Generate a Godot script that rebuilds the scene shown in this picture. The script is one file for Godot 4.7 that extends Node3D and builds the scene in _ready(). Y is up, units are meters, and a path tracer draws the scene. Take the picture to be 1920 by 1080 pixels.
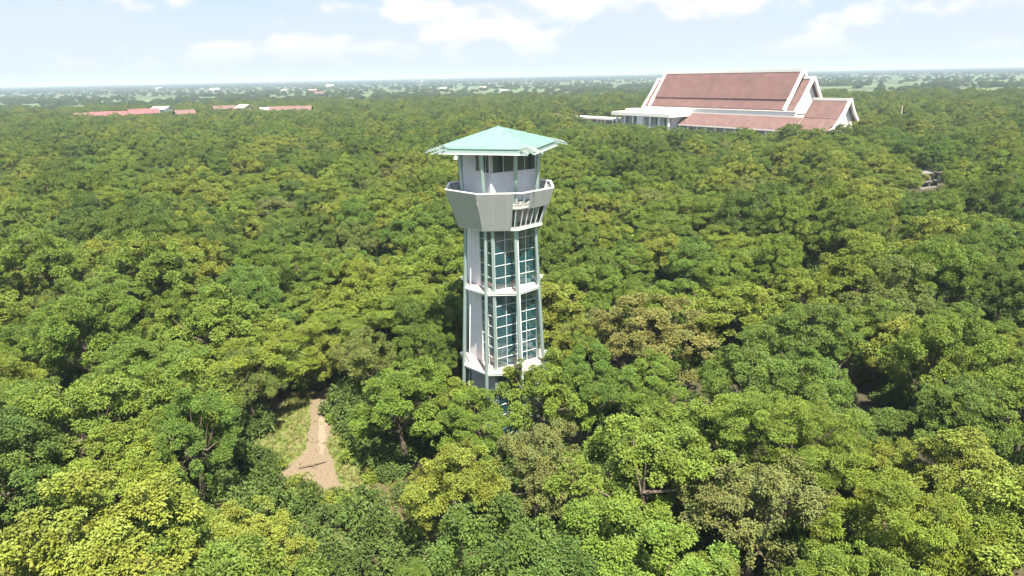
extends Node3D
# Drone view over a woodland: an observation tower, a hall with red tiled roofs, the plain to the horizon.

const CAM_H := 28.0
const FOCAL := 1280.0          # pixels of the 1920 x 1080 photograph
const PITCH := -17.3
const ROLL := -1.15
var cam_basis: Basis
var cam_at := Vector3(0, CAM_H, 0)
var rng := RandomNumberGenerator.new()
var taken := {}
var mats := {}

# ---------------------------------------------------------------- geometry helper
class Geo:
	var v := PackedVector3Array()
	var n := PackedVector3Array()
	var c := PackedColorArray()
	var i := PackedInt32Array()
	func tri(a: Vector3, b: Vector3, d: Vector3) -> void:      # counter-clockwise seen from outside
		var k := v.size()
		var m := (b - a).cross(d - a).normalized()
		v.append(a); v.append(b); v.append(d)
		n.append(m); n.append(m); n.append(m)
		i.append(k); i.append(k + 2); i.append(k + 1)
	func quad(a: Vector3, b: Vector3, d: Vector3, e: Vector3) -> void:
		var k := v.size()
		var m := (d - a).cross(e - b).normalized()
		v.append(a); v.append(b); v.append(d); v.append(e)
		for q in 4: n.append(m)
		for q in [0, 2, 1, 0, 3, 2]: i.append(k + q)
	func hexa(p: Array) -> void:                                 # p: four bottom corners counter-clockwise seen from above, then four top ones
		quad(p[3], p[2], p[1], p[0]); quad(p[4], p[5], p[6], p[7])
		for q in 4:
			var r: int = (q + 1) % 4
			quad(p[q], p[r], p[r + 4], p[q + 4])
	func box(lo: Vector3, hi: Vector3) -> void:
		hexa([Vector3(lo.x, lo.y, hi.z), Vector3(hi.x, lo.y, hi.z), Vector3(hi.x, lo.y, lo.z), Vector3(lo.x, lo.y, lo.z),
			Vector3(lo.x, hi.y, hi.z), Vector3(hi.x, hi.y, hi.z), Vector3(hi.x, hi.y, lo.z), Vector3(lo.x, hi.y, lo.z)])
	func bar(a: Vector3, b: Vector3, w: float, h: float, up := Vector3.UP) -> void:   # a bar of width w and height h from a to b
		var d := (b - a).normalized()
		var s := d.cross(up).normalized()
		var u := s.cross(d).normalized()
		s *= w / 2; u *= h / 2
		var p := [a - s - u, a + s - u, b + s - u, b - s - u, a - s + u, a + s + u, b + s + u, b - s + u]
		hexa(p)
	func tube(pts: Array, radii: Array, sides := 8) -> void:
		var base := v.size()
		var whole: Vector3 = (pts[pts.size() - 1] - pts[0]).normalized()
		var ref := Vector3(0.05, 0.1, 0.99) if absf(whole.z) < 0.7 else Vector3(0.99, 0.1, 0.05)
		for k in pts.size():
			var d: Vector3 = (pts[mini(k + 1, pts.size() - 1)] - pts[maxi(k - 1, 0)]).normalized()
			var s := d.cross(ref).normalized()
			var u := s.cross(d)
			for q in sides:
				var a := TAU * q / sides
				var m := s * cos(a) + u * sin(a)
				v.append(pts[k] + m * radii[k]); n.append(m)
		for k in pts.size() - 1:
			for q in sides:
				var r := (q + 1) % sides
				var a := base + k * sides + q
				var b := base + k * sides + r
				i.append_array([a, b, a + sides, b, b + sides, a + sides])
		for q in range(1, sides - 1):
			var e := base + (pts.size() - 1) * sides
			i.append_array([e, e + q, e + q + 1])
	func prism(ring: Array, lo: float, hi: float) -> void:       # ring of Vector2 (x, z), counter-clockwise seen from above (x right, z down): upright prism
		var m := ring.size()
		for q in m:
			var a: Vector2 = ring[q]
			var b: Vector2 = ring[(q + 1) % m]
			quad(Vector3(a.x, lo, a.y), Vector3(b.x, lo, b.y), Vector3(b.x, hi, b.y), Vector3(a.x, hi, a.y))
			if q > 0 and q < m - 1:
				tri(Vector3(ring[0].x, hi, ring[0].y), Vector3(a.x, hi, a.y), Vector3(b.x, hi, b.y))
				tri(Vector3(ring[0].x, lo, ring[0].y), Vector3(b.x, lo, b.y), Vector3(a.x, lo, a.y))
	func mesh(into: ArrayMesh = null) -> ArrayMesh:
		var a := []
		a.resize(Mesh.ARRAY_MAX)
		a[Mesh.ARRAY_VERTEX] = v
		if n.size() == v.size(): a[Mesh.ARRAY_NORMAL] = n
		if c.size() == v.size(): a[Mesh.ARRAY_COLOR] = c
		a[Mesh.ARRAY_INDEX] = i
		if into == null: into = ArrayMesh.new()
		into.add_surface_from_arrays(Mesh.PRIMITIVE_TRIANGLES, a)
		return into

# ---------------------------------------------------------------- naming, parts
func numbered(called: String) -> String:
	var k: int = taken.get(called, 0)
	taken[called] = k + 1
	return called if k == 0 else "%s_%03d" % [called, k]

func thing(called: String, label: String, category: String, at := Vector3.ZERO, turn := 0.0, group := "") -> Node3D:
	var o := Node3D.new()
	o.name = numbered(called)
	add_child(o)
	o.position = at
	o.rotation.y = turn
	o.set_meta("label", label)
	o.set_meta("category", category)
	if group != "": o.set_meta("group", group)
	return o

func part(called: String, m: Mesh, mat: Material, parent: Node3D) -> MeshInstance3D:
	var o := MeshInstance3D.new()
	o.name = called
	o.mesh = m
	if mat != null: o.material_override = mat
	parent.add_child(o, true)
	return o

func gpart(called: String, g: Geo, mat: Material, parent: Node3D) -> MeshInstance3D:
	return part(called, g.mesh(), mat, parent)

func structure(called: String, m: Mesh, mat: Material) -> MeshInstance3D:
	var o := MeshInstance3D.new()
	o.name = numbered(called)
	o.mesh = m
	o.material_override = mat
	add_child(o)
	o.set_meta("kind", "structure")
	return o

func boxpart(called: String, lo: Vector3, hi: Vector3, mat: Material, parent: Node3D) -> MeshInstance3D:
	var g := Geo.new()
	g.box(lo, hi)
	return gpart(called, g, mat, parent)

func barpart(called: String, a: Vector3, b: Vector3, w: float, h: float, mat: Material, parent: Node3D) -> MeshInstance3D:
	var g := Geo.new()
	g.bar(a, b, w, h)
	return gpart(called, g, mat, parent)

# ---------------------------------------------------------------- pixels of the photograph to directions
func pixel_dir(x: float, y: float) -> Vector3:
	return cam_basis * Vector3((x - 960.0) / FOCAL, (540.0 - y) / FOCAL, -1.0)

func on_plane(x: float, y: float, h := 0.0) -> Vector3:
	var d := pixel_dir(x, y)
	return cam_at + d * ((h - CAM_H) / d.y)

func to_pixel(p: Vector3) -> Vector2:
	var q := cam_basis.inverse() * (p - cam_at)
	if q.z > -0.5: return Vector2(-9999, -9999)
	return Vector2(960 + FOCAL * q.x / -q.z, 540 - FOCAL * q.y / -q.z)

# ---------------------------------------------------------------- materials
func lin(r: float, g: float, b: float) -> Color:
	return Color(r, g, b).linear_to_srgb()

func plain(key: String, col: Color, rough := 0.6, metal := 0.0) -> StandardMaterial3D:
	var m := StandardMaterial3D.new()
	m.albedo_color = col
	m.roughness = rough
	m.metallic = metal
	mats[key] = m
	return m

func blotch(seed_: int, freq: float, cols: Array, size := 256, octaves := 5) -> ImageTexture:
	var f := FastNoiseLite.new()
	f.seed = seed_
	f.frequency = freq
	f.fractal_octaves = octaves
	var src := f.get_seamless_image(size, size)
	var im := Image.create_empty(size, size, false, Image.FORMAT_RGB8)
	var gr := Gradient.new()
	gr.offsets = PackedFloat32Array([0.0, 0.3, 0.5, 0.7, 1.0])
	gr.colors = PackedColorArray(cols)
	for y in size:
		for x in size:
			im.set_pixel(x, y, gr.sample(src.get_pixel(x, y).r))
	return ImageTexture.create_from_image(im)

func textured(key: String, tex: Texture2D, metres: float, rough := 0.8, metal := 0.0) -> StandardMaterial3D:
	var m := plain(key, Color.WHITE, rough, metal)
	m.albedo_texture = tex
	m.uv1_triplanar = true
	m.uv1_world_triplanar = true
	m.uv1_scale = Vector3.ONE / metres
	return m

func tones(base: Color, spread: float) -> Array:
	var out := []
	for k in 5:
		var s := 1.0 + spread * (k - 2) / 2.0
		out.append(Color(base.r * s, base.g * s, base.b * s).linear_to_srgb())
	return out

# ================================================================ the scene
func _ready() -> void:
	rng.seed = 77
	set_camera_and_light()
	make_materials()
	make_ground()
	make_tower()
	make_hall()
	make_far_buildings()
	make_woods()
	make_clearing()

func set_camera_and_light() -> void:
	var cam := Camera3D.new()
	cam.name = "camera"
	cam.fov = rad_to_deg(2.0 * atan(540.0 / FOCAL))
	cam.near = 0.1
	cam.far = 40000.0
	cam.position = cam_at
	cam.rotation_degrees = Vector3(PITCH, 0, ROLL)
	add_child(cam)
	cam.make_current()
	cam_basis = cam.basis

	var env := Environment.new()
	env.background_mode = Environment.BG_SKY
	env.tonemap_mode = Environment.TONE_MAPPER_LINEAR
	env.tonemap_exposure = 2.85
	env.sdfgi_enabled = true
	env.ssao_enabled = true
	env.ssil_enabled = true
	env.fog_enabled = true
	env.fog_density = 0.00019
	env.fog_light_color = Color(0.84, 0.92, 1.0)
	var sky := Sky.new()
	var pm := PanoramaSkyMaterial.new()
	pm.panorama = sky_picture()
	sky.sky_material = pm
	env.sky = sky
	var we := WorldEnvironment.new()
	we.name = "environment"
	we.environment = env
	add_child(we)

	var sun := DirectionalLight3D.new()
	sun.name = "sun"
	sun.light_energy = 1.6
	sun.light_color = Color(1.0, 0.96, 0.88)
	sun.light_angular_distance = 0.53
	sun.shadow_enabled = true
	add_child(sun)
	var el := deg_to_rad(62.0)
	var az := deg_to_rad(19.0)               # to the right of straight behind the camera
	var to_sun := Vector3(sin(az) * cos(el), sin(el), cos(az) * cos(el))
	sun.look_at_from_position(to_sun * 100.0, Vector3.ZERO)

func sky_picture() -> ImageTexture:
	var w := 2048
	var h := 1024
	var im := Image.create_empty(w, h, false, Image.FORMAT_RGBF)
	var big := FastNoiseLite.new()
	big.seed = 11
	big.frequency = 1.0
	big.fractal_octaves = 5
	big.fractal_gain = 0.52
	var soft := FastNoiseLite.new()
	soft.seed = 5
	soft.frequency = 1.0
	soft.fractal_octaves = 3
	var hor := Vector3(0.282, 0.315, 0.343)
	var low := Vector3(0.216, 0.287, 0.343)
	var mid := Vector3(0.17, 0.27, 0.40)
	var top := Vector3(0.10, 0.21, 0.39)
	im.fill(Color(0.10, 0.12, 0.07))
	for j in h / 2 + 4:
		var el := PI / 2 - (j + 0.5) / h * PI
		var e := maxf(rad_to_deg(el), 0.0)
		var base: Vector3
		if e < 9.0: base = hor.lerp(low, smoothstep(0.5, 9.0, e))
		elif e < 35.0: base = low.lerp(mid, (e - 9.0) / 26.0)
		else: base = mid.lerp(top, (e - 35.0) / 55.0)
		var haze := smoothstep(0.3, 3.4, e)
		var ce := cos(el)
		var se := sin(el)
		for i in w:
			var a := (i + 0.5) / w * TAU - PI
			var d := Vector3(sin(a) * ce, se * 2.0, -cos(a) * ce)
			var s := 1.0 + 0.6 * se
			var q := big.get_noise_3d(d.x * 7.5 / s, d.y * 7.5 / s, d.z * 7.5 / s)
			var veil := soft.get_noise_3d(d.x * 2.2 + 40.0, d.y * 4.0, d.z * 2.2)
			var cloud := smoothstep(-0.04, 0.24, q + veil * 0.30) * 0.9 * haze
			var thin := clampf(0.22 + veil * 0.6, 0.0, 0.6) * haze
			var col := base.lerp(Vector3(0.296, 0.315, 0.338), thin)
			var lit := 0.352 + 0.033 * clampf(q * 2.0, -0.5, 1.0)
			col = col.lerp(Vector3(lit, lit, lit * 1.01), cloud)
			im.set_pixel(i, j, Color(col.x, col.y, col.z))
	return ImageTexture.create_from_image(im)

func make_materials() -> void:
	plain("column", lin(0.34, 0.45, 0.445), 0.32, 0.5)
	textured("white", blotch(3, 0.02, tones(Color(0.66, 0.66, 0.68), 0.10)), 3.0, 0.7)
	textured("wall", blotch(4, 0.02, tones(Color(0.56, 0.57, 0.63), 0.10)), 2.6, 0.75)
	textured("beige", blotch(6, 0.03, tones(Color(0.46, 0.40, 0.36), 0.3)), 1.7, 0.85)
	textured("slab_top", blotch(7, 0.03, tones(Color(0.38, 0.29, 0.27), 0.4)), 1.5, 0.85)
	textured("concrete", blotch(8, 0.03, tones(Color(0.30, 0.295, 0.28), 0.3)), 2.2, 0.85)
	textured("old_concrete", blotch(19, 0.03, tones(Color(0.17, 0.165, 0.15), 0.35)), 2.2, 0.9)
	textured("steel", blotch(9, 0.012, tones(Color(0.45, 0.47, 0.49), 0.07)), 2.3, 0.42, 0.3)
	mats.steel.uv1_scale = Vector3(0.9, 0.14, 0.9)
	textured("roof_green", blotch(10, 0.015, tones(Color(0.150, 0.285, 0.235), 0.2)), 3.1, 0.38)
	plain("fascia", lin(0.26, 0.36, 0.35), 0.5)
	plain("lattice", lin(0.36, 0.43, 0.41), 0.5)
	plain("frame_white", lin(0.72, 0.76, 0.75), 0.5)
	plain("frame_grey", lin(0.55, 0.55, 0.55), 0.5)
	plain("lamp_white", lin(0.75, 0.75, 0.72), 0.4)
	plain("dark", lin(0.02, 0.022, 0.024), 0.6)
	plain("stair", lin(0.50, 0.55, 0.56), 0.6)
	var gl := plain("glass", Color(0.12, 0.33, 0.36, 0.36), 0.02)
	gl.transparency = BaseMaterial3D.TRANSPARENCY_ALPHA
	gl.metallic_specular = 0.9
	textured("door_wood", blotch(18, 0.03, tones(Color(0.24, 0.16, 0.11), 0.3)), 2.0, 0.6)
	plain("pale_glass", lin(0.14, 0.17, 0.18), 0.08)
	plain("dark_glass", lin(0.045, 0.06, 0.065), 0.05)
	textured("tile_red", blotch(12, 0.01, tones(Color(0.135, 0.070, 0.064), 0.3), 256, 6), 13.0, 0.75)
	textured("tile_pink", blotch(13, 0.012, tones(Color(0.155, 0.088, 0.080), 0.3), 256, 6), 9.0, 0.8)
	textured("tile_magenta", blotch(14, 0.012, tones(Color(0.19, 0.075, 0.078), 0.35), 256, 6), 9.0, 0.8)
	textured("trim_white", blotch(15, 0.02, tones(Color(0.80, 0.78, 0.76), 0.07)), 5.0, 0.7)
	textured("cream", blotch(16, 0.02, tones(Color(0.46, 0.38, 0.28), 0.2)), 5.0, 0.8)
	textured("bark", blotch(17, 0.05, tones(Color(0.12, 0.095, 0.07), 0.6)), 0.9, 0.95)

# ---------------------------------------------------------------- ground
func flat_patch(pts: Array, y: float) -> ArrayMesh:
	var g := Geo.new()
	var poly := PackedVector2Array()
	for p in pts: poly.append(Vector2(p.x, p.z))
	var t := Geometry2D.triangulate_polygon(poly)
	for k in range(0, t.size(), 3):
		var a := Vector3(poly[t[k]].x, y, poly[t[k]].y)
		var b := Vector3(poly[t[k + 1]].x, y, poly[t[k + 1]].y)
		var d := Vector3(poly[t[k + 2]].x, y, poly[t[k + 2]].y)
		if (b - a).cross(d - a).y > 0: g.tri(a, b, d)
		else: g.tri(a, d, b)
	return g.mesh()

func rough_outline(pts: Array, amp: float, step: float, closed := true) -> Array:
	var out := []
	for k in pts.size() if closed else pts.size() - 1:
		var a: Vector3 = pts[k]
		var b: Vector3 = pts[(k + 1) % pts.size()]
		var m := maxi(1, int(a.distance_to(b) / step))
		for q in m:
			var p := a.lerp(b, float(q) / m)
			out.append(p + Vector3(rng.randf_range(-amp, amp), 0, rng.randf_range(-amp, amp)))
	return out

func make_ground() -> void:
	var g := Geo.new()
	g.quad(Vector3(-14000, 0, 600), Vector3(14000, 0, 600), Vector3(14000, 0, -15000), Vector3(-14000, 0, -15000))
	var cols := [lin(0.035, 0.045, 0.016), lin(0.05, 0.065, 0.022), lin(0.06, 0.075, 0.026), lin(0.055, 0.085, 0.024), lin(0.08, 0.085, 0.036)]
	structure("ground", g.mesh(), textured("ground", blotch(21, 0.012, cols, 512, 6), 17.0, 0.95))
	var floor_out := []
	for k in 40:
		var a := lerpf(-0.85, 0.85, k / 39.0)
		var d := 700.0 + rng.randf_range(-40, 40)
		floor_out.append(Vector3(sin(a) * d, 0, -cos(a) * d))
	floor_out.append(Vector3(60, 0, 40)); floor_out.append(Vector3(-60, 0, 40))
	var lc := [lin(0.030, 0.026, 0.014), lin(0.045, 0.038, 0.020), lin(0.045, 0.050, 0.020), lin(0.070, 0.055, 0.030), lin(0.10, 0.075, 0.045)]
	structure("forest_floor", flat_patch(floor_out, 0.008), textured("forest_floor", blotch(26, 0.02, lc, 512, 6), 9.0, 0.95))
	# open fields on the plain beyond the wood
	var fm := [textured("field_a", blotch(22, 0.01, tones(Color(0.070, 0.115, 0.036), 0.25)), 160.0, 0.95),
		textured("field_b", blotch(23, 0.01, tones(Color(0.085, 0.128, 0.044), 0.25)), 140.0, 0.95),
		textured("field_c", blotch(24, 0.01, tones(Color(0.105, 0.122, 0.054), 0.25)), 120.0, 0.95)]
	var lift := 0.06
	for f in 110:
		var dist := 780.0 * pow(1.026, f) + rng.randf_range(-60, 60)
		var ang := deg_to_rad(rng.randf_range(-40, 40))
		var cx := sin(ang) * dist
		var cz := -cos(ang) * dist
		var sx := rng.randf_range(90, 260) * (0.6 + dist / 2400.0)
		var sz := rng.randf_range(30, 80) * (0.6 + dist / 1400.0)
		var turn := rng.randf_range(-0.35, 0.35)
		var pts := []
		for q in [[-1, -1], [1, -1], [1, 1], [-1, 1]]:
			var o := Vector2(q[0] * sx * rng.randf_range(0.85, 1.1), q[1] * sz * rng.randf_range(0.85, 1.1)).rotated(turn)
			pts.append(Vector3(cx + o.x, 0, cz + o.y))
		structure("field", flat_patch(pts, lift), fm[rng.randi() % 3])
		lift += 0.012

# ---------------------------------------------------------------- observation tower
func octa(r: float, turn := 0.0) -> Array:      # eight corners, flat side to +z, counter-clockwise seen from above
	var out := []
	for k in 8:
		var a := deg_to_rad(-22.5 + 45.0 * k) + turn
		out.append(Vector2(sin(a) * r, cos(a) * r))
	return out

func v3(p: Vector2, y: float) -> Vector3:
	return Vector3(p.x, y, p.y)

func ring_band(r0: float, y0: float, r1: float, y1: float, thick: float) -> Geo:
	var g := Geo.new()
	var a := octa(r0); var b := octa(r1); var ai := octa(r0 - thick); var bi := octa(r1 - thick)
	for k in 8:
		var m := (k + 1) % 8
		g.hexa([v3(a[k], y0), v3(a[m], y0), v3(ai[m], y0), v3(ai[k], y0), v3(b[k], y1), v3(b[m], y1), v3(bi[m], y1), v3(bi[k], y1)])
	return g

func make_tower() -> void:
	var t := thing("observation_tower", "tall octagonal observation tower with pale green roof, steel gallery and glazed stair shaft", "tower", Vector3(-0.78, 0, -52.0))
	# the ring of eight columns: lean inwards up to the gallery, outwards above it
	var feet := octa(3.78); var waist := octa(2.84); var head := octa(3.2)
	for k in 8:
		var g := Geo.new()
		g.tube([v3(feet[k], -0.1), v3(waist[k], 17.3)], [0.145, 0.13], 12)
		gpart("column", g, mats.column, t)
		g = Geo.new()
		g.tube([v3(waist[k], 17.3), v3(head[k], 22.9)], [0.16, 0.16], 12)
		gpart("gallery_column", g, mats.column, t)
		# thin drain pipe beside the column
		g = Geo.new()
		var off := Vector3(0.24, 0, 0.05)
		g.tube([v3(feet[k], 0) * Vector3(0.94, 1, 0.94) + off, v3(waist[k], 17.2) * Vector3(0.94, 1, 0.94) + off], [0.045, 0.045], 6)
		if k % 2 == 1: gpart("drain_pipe", g, mats.frame_white, t)
	# landings
	for s in [[12.22, 3.22], [5.78, 3.56]]:
		var y: float = s[0]; var r: float = s[1]
		var g := Geo.new()
		g.prism(octa(r), y + 0.04, y + 0.13)
		var slab := gpart("landing", g, mats.trim_white, t)
		g = Geo.new(); g.prism(octa(r - 0.12), y + 0.132, y + 0.17)
		gpart("floor_tiles", g, mats.slab_top, slab)
		g = ring_band(r - 0.05, y - 0.10, r - 0.05, y - 0.02, 0.12)
		gpart("edge_beam", g, mats.frame_white, slab)
		for sd in [-1, 1]:
			var lamp := Geo.new()
			var c := Vector3(sd * (r * 0.93 + 0.12), y + 0.55, 0.2)
			lamp.hexa([c + Vector3(-0.07, -0.12, 0.07), c + Vector3(0.07, -0.12, 0.07), c + Vector3(0.07, -0.12, -0.07), c + Vector3(-0.07, -0.12, -0.07),
				c + Vector3(-0.13, 0.12, 0.13), c + Vector3(0.13, 0.12, 0.13), c + Vector3(0.13, 0.12, -0.13), c + Vector3(-0.13, 0.12, -0.13)])
			lamp.tube([c + Vector3(-sd * 0.15, -0.45, 0), c + Vector3(0, -0.08, 0)], [0.025, 0.025], 6)
			gpart("floodlight", lamp, mats.lamp_white, slab)
	make_shaft(t)
	make_gallery(t)
	make_tower_roof(t)

func make_shaft(t: Node3D) -> void:
	# the square shaft, one corner towards the viewer: right face glazed, left face half wall
	var turn := deg_to_rad(33.0)
	var hs := 1.98
	var cn := []                      # corners: 0 near, 1 right, 2 far, 3 left
	for k in 4:
		var q := Vector2(-1 if k == 0 or k == 3 else 1, 1 if k < 2 else -1) * hs
		q = Vector2(q.x, q.y)
		cn.append(Vector2(q.x * cos(turn) + q.y * sin(turn), -q.x * sin(turn) + q.y * cos(turn)))
	var levels := [[0.0, 5.62], [5.95, 12.06], [12.39, 17.25], [17.45, 18.8], [19.08, 22.9]]
	for k in 4:
		var g := Geo.new()
		g.prism([cn[k] + Vector2(-0.11, 0.11), cn[k] + Vector2(0.11, 0.11), cn[k] + Vector2(0.11, -0.11), cn[k] + Vector2(-0.11, -0.11)], 0.0, 17.2)
		gpart("corner_post", g, mats.column, t)
	for lv in 5:
		var y0: float = levels[lv][0]; var y1: float = levels[lv][1]
		for f in 4:
			var a: Vector2 = cn[f]; var b: Vector2 = cn[(f + 1) % 4]
			var d := (b - a).normalized()
			var out := Vector2(-d.y, d.x)
			if out.dot((a + b) / 2) < 0: out = -out
			var len := a.distance_to(b)
			var inset := 0.11
			if lv == 3 or (lv == 4):
				var top := y1
				var wall_mat: Material = mats.beige if lv == 3 else mats.wall
				if lv == 4 and (f == 0 or f == 3):
					top = 21.32
					# strip of dark windows under the roof
					var w0 := 0.0 if f == 0 else len * 0.48
					var strip := Geo.new()
					wall_slab(strip, a + d * (w0 + inset), b - d * inset, out, 21.32, y1, 0.1)
					var win := gpart("window_band", strip, mats.dark_glass, t)
					for q in 5:
						var s: float = lerp(w0 + inset, len - inset, q / 4.0)
						var mg := Geo.new()
						wall_slab(mg, a + d * (s - 0.02), a + d * (s + 0.02), out, 21.33, y1 - 0.01, 0.16)
						gpart("mullion", mg, mats.frame_grey, win)
					if f == 3:
						var rest := Geo.new()
						wall_slab(rest, a + d * inset, a + d * w0, out, 21.32, y1, 0.12)
						gpart("wall_panel", rest, wall_mat, t)
				var g := Geo.new()
				wall_slab(g, a + d * 0.0, b, out, y0, top, 0.12)
				gpart("wall_panel", g, wall_mat, t)
				continue
			if lv == 0 and (f == 1 or f == 3) or f == 2:
				var g := Geo.new()
				wall_slab(g, a + d * inset, b - d * inset, out, y0, y1, 0.12)
				gpart("wall_panel", g, mats.wall, t)
				continue
			# glazing; on the left face (f == 3, from the left corner to the near one) the first part is wall
			var s0 := inset
			if f == 3:
				var g := Geo.new()
				wall_slab(g, a + d * inset, a + d * (len * 0.52), out, y0, y1, 0.14)
				gpart("wall_panel", g, mats.white, t)
				s0 = len * 0.52 + 0.03
			glazing(t, a + d * s0, a + d * (len - inset), out, y0 + 0.05, y1 - 0.05, 4 if f == 0 or f == 1 else 2)
	# stairs inside the shaft
	var y := 0.3
	var side := 0
	while y < 17.0:
		var a: Vector2 = cn[side] * 0.62; var b: Vector2 = cn[(side + 1) % 4] * 0.62
		var g := Geo.new()
		for q in 7:
			var p := a.lerp(b, (q + 0.5) / 7.0)
			var d := (b - a).normalized() * 0.2
			g.bar(v3(p - d, y + 0.19 * q), v3(p + d, y + 0.19 * q), 0.85, 0.06)
		var fl := gpart("stair_flight", g, mats.stair, t)
		var rail := Geo.new()
		rail.bar(v3(a * 1.3, y + 0.95), v3(b * 1.3, y + 0.95 + 1.33), 0.06, 0.06)
		gpart("handrail", rail, mats.frame_white, fl)
		var land := Geo.new()
		land.bar(v3(b * 0.7, y + 1.36), v3(b * 1.35, y + 1.36), 0.9, 0.08)
		gpart("stair_landing", land, mats.stair, t)
		y += 1.36
		side = (side + 1) % 4
	var ls := Geo.new()
	ls.prism([Vector2(-0.5, 0.5), Vector2(0.5, 0.5), Vector2(0.5, -0.5), Vector2(-0.5, -0.5)], 0, 17.2)
	gpart("lift_shaft", ls, mats.wall, t)

func wall_slab(g: Geo, a: Vector2, b: Vector2, out: Vector2, y0: float, y1: float, thick: float) -> void:
	var o := out * thick / 2
	# corners counter-clockwise seen from above
	var p := [a + o, b + o, b - o, a - o]
	if (p[1] - p[0]).cross(p[2] - p[1]) > 0: p = [p[3], p[2], p[1], p[0]]
	g.hexa([v3(p[0], y0), v3(p[1], y0), v3(p[2], y0), v3(p[3], y0), v3(p[0], y1), v3(p[1], y1), v3(p[2], y1), v3(p[3], y1)])

func glazing(t: Node3D, a: Vector2, b: Vector2, out: Vector2, y0: float, y1: float, ncol: int) -> void:
	var g := Geo.new()
	g.bar(v3(a, y0), v3(b, y0), 0.12, 0.08)
	var wall := gpart("glass_wall", g, mats.frame_white, t)
	var nrow := int(round((y1 - y0) / 0.92))
	var len := a.distance_to(b)
	var d := (b - a).normalized()
	for c in ncol + 1:
		var s := len * c / ncol
		var m := Geo.new()
		wall_slab(m, a + d * (s - 0.012), a + d * (s + 0.012), out, y0 + 0.04, y1, 0.09)
		gpart("mullion", m, mats.frame_white, wall)
	for r in nrow:
		var ya: float = lerp(y0, y1, float(r) / nrow)
		var yb: float = lerp(y0, y1, float(r + 1) / nrow)
		if r > 0:
			var m := Geo.new()
			m.bar(v3(a + out * 0.01, ya), v3(b + out * 0.01, ya), 0.06, 0.026)
			gpart("transom", m, mats.frame_white, wall)
		for c in ncol:
			var p := Geo.new()
			wall_slab(p, a + d * (len * c / ncol + 0.02), a + d * (len * (c + 1) / ncol - 0.02), out, ya + 0.024, yb - 0.024, 0.012)
			gpart("pane", p, mats.glass, wall)

func make_gallery(t: Node3D) -> void:
	var r0 := 3.42; var y0 := 17.2; var r1 := 4.32; var y1 := 20.0
	var gal := Geo.new()
	gal.prism(octa(3.95), 18.82, 19.06)
	gpart("gallery_floor", gal, mats.concrete, t)
	var low := Geo.new()
	low.prism(octa(3.30), 17.22, 17.40)
	gpart("gallery_soffit", low, mats.concrete, t)
	var rail := gpart("gallery_frame", ring_band(r0, y0 - 0.05, r0, y0 + 0.09, 0.2), mats.frame_white, t)
	gpart("rim", ring_band(r1 + 0.05, y1, r1 + 0.06, y1 + 0.07, 0.17), mats.trim_white, rail)
	gpart("mid_rail", ring_band(3.94, 18.84, 3.97, 18.96, 0.1), mats.frame_white, rail)
	var bot := octa(r0); var top := octa(r1)
	# studs and cladding, side by side; the side facing +z is number 0
	for k in 8:
		var m := (k + 1) % 8
		for q in 5:
			var f := (q + 0.5) / 5.0
			var s := Geo.new()
			s.bar(v3(bot[k].lerp(bot[m], f) * 0.985, y0 + 0.1), v3(top[k].lerp(top[m], f) * 0.985, y1 - 0.01), 0.055, 0.055, Vector3(bot[k].x + bot[m].x, 0, bot[k].y + bot[m].y).normalized())
			gpart("stud", s, mats.frame_white, rail)
		# panels: [from, to along the side, from, to up the side]
		var cuts := [[0.0, 1.0, 0.0, 1.0]]
		if k == 0: cuts = [[0.0, 0.81, 0.0, 1.0]]
		elif k == 1: cuts = [[0.26, 1.0, 0.55, 1.0]]
		elif k == 2: cuts = [[0.0, 0.5, 0.55, 1.0], [0.5, 1.0, 0.0, 1.0]]
		for cu in cuts:
			var g := Geo.new()
			var e := 0.006
			var p := []
			for layer in 2:
				var grow := 1.004 + 0.008 * layer
				var ba: Vector2 = bot[k].lerp(bot[m], cu[0] + e); var bb: Vector2 = bot[k].lerp(bot[m], cu[1] - e)
				var ta: Vector2 = top[k].lerp(top[m], cu[0] + e); var tb: Vector2 = top[k].lerp(top[m], cu[1] - e)
				p.append([ba.lerp(ta, cu[2]) * grow, bb.lerp(tb, cu[2]) * grow, bb.lerp(tb, cu[3]) * grow, ba.lerp(ta, cu[3]) * grow])
			var ya: float = lerp(y0, y1, cu[2]); var yb: float = lerp(y0, y1, cu[3])
			g.hexa([v3(p[1][0], ya), v3(p[1][1], ya), v3(p[0][1], ya), v3(p[0][0], ya), v3(p[1][3], yb), v3(p[1][2], yb), v3(p[0][2], yb), v3(p[0][3], yb)])
			gpart("cladding_panel", g, mats.steel, rail)

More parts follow.
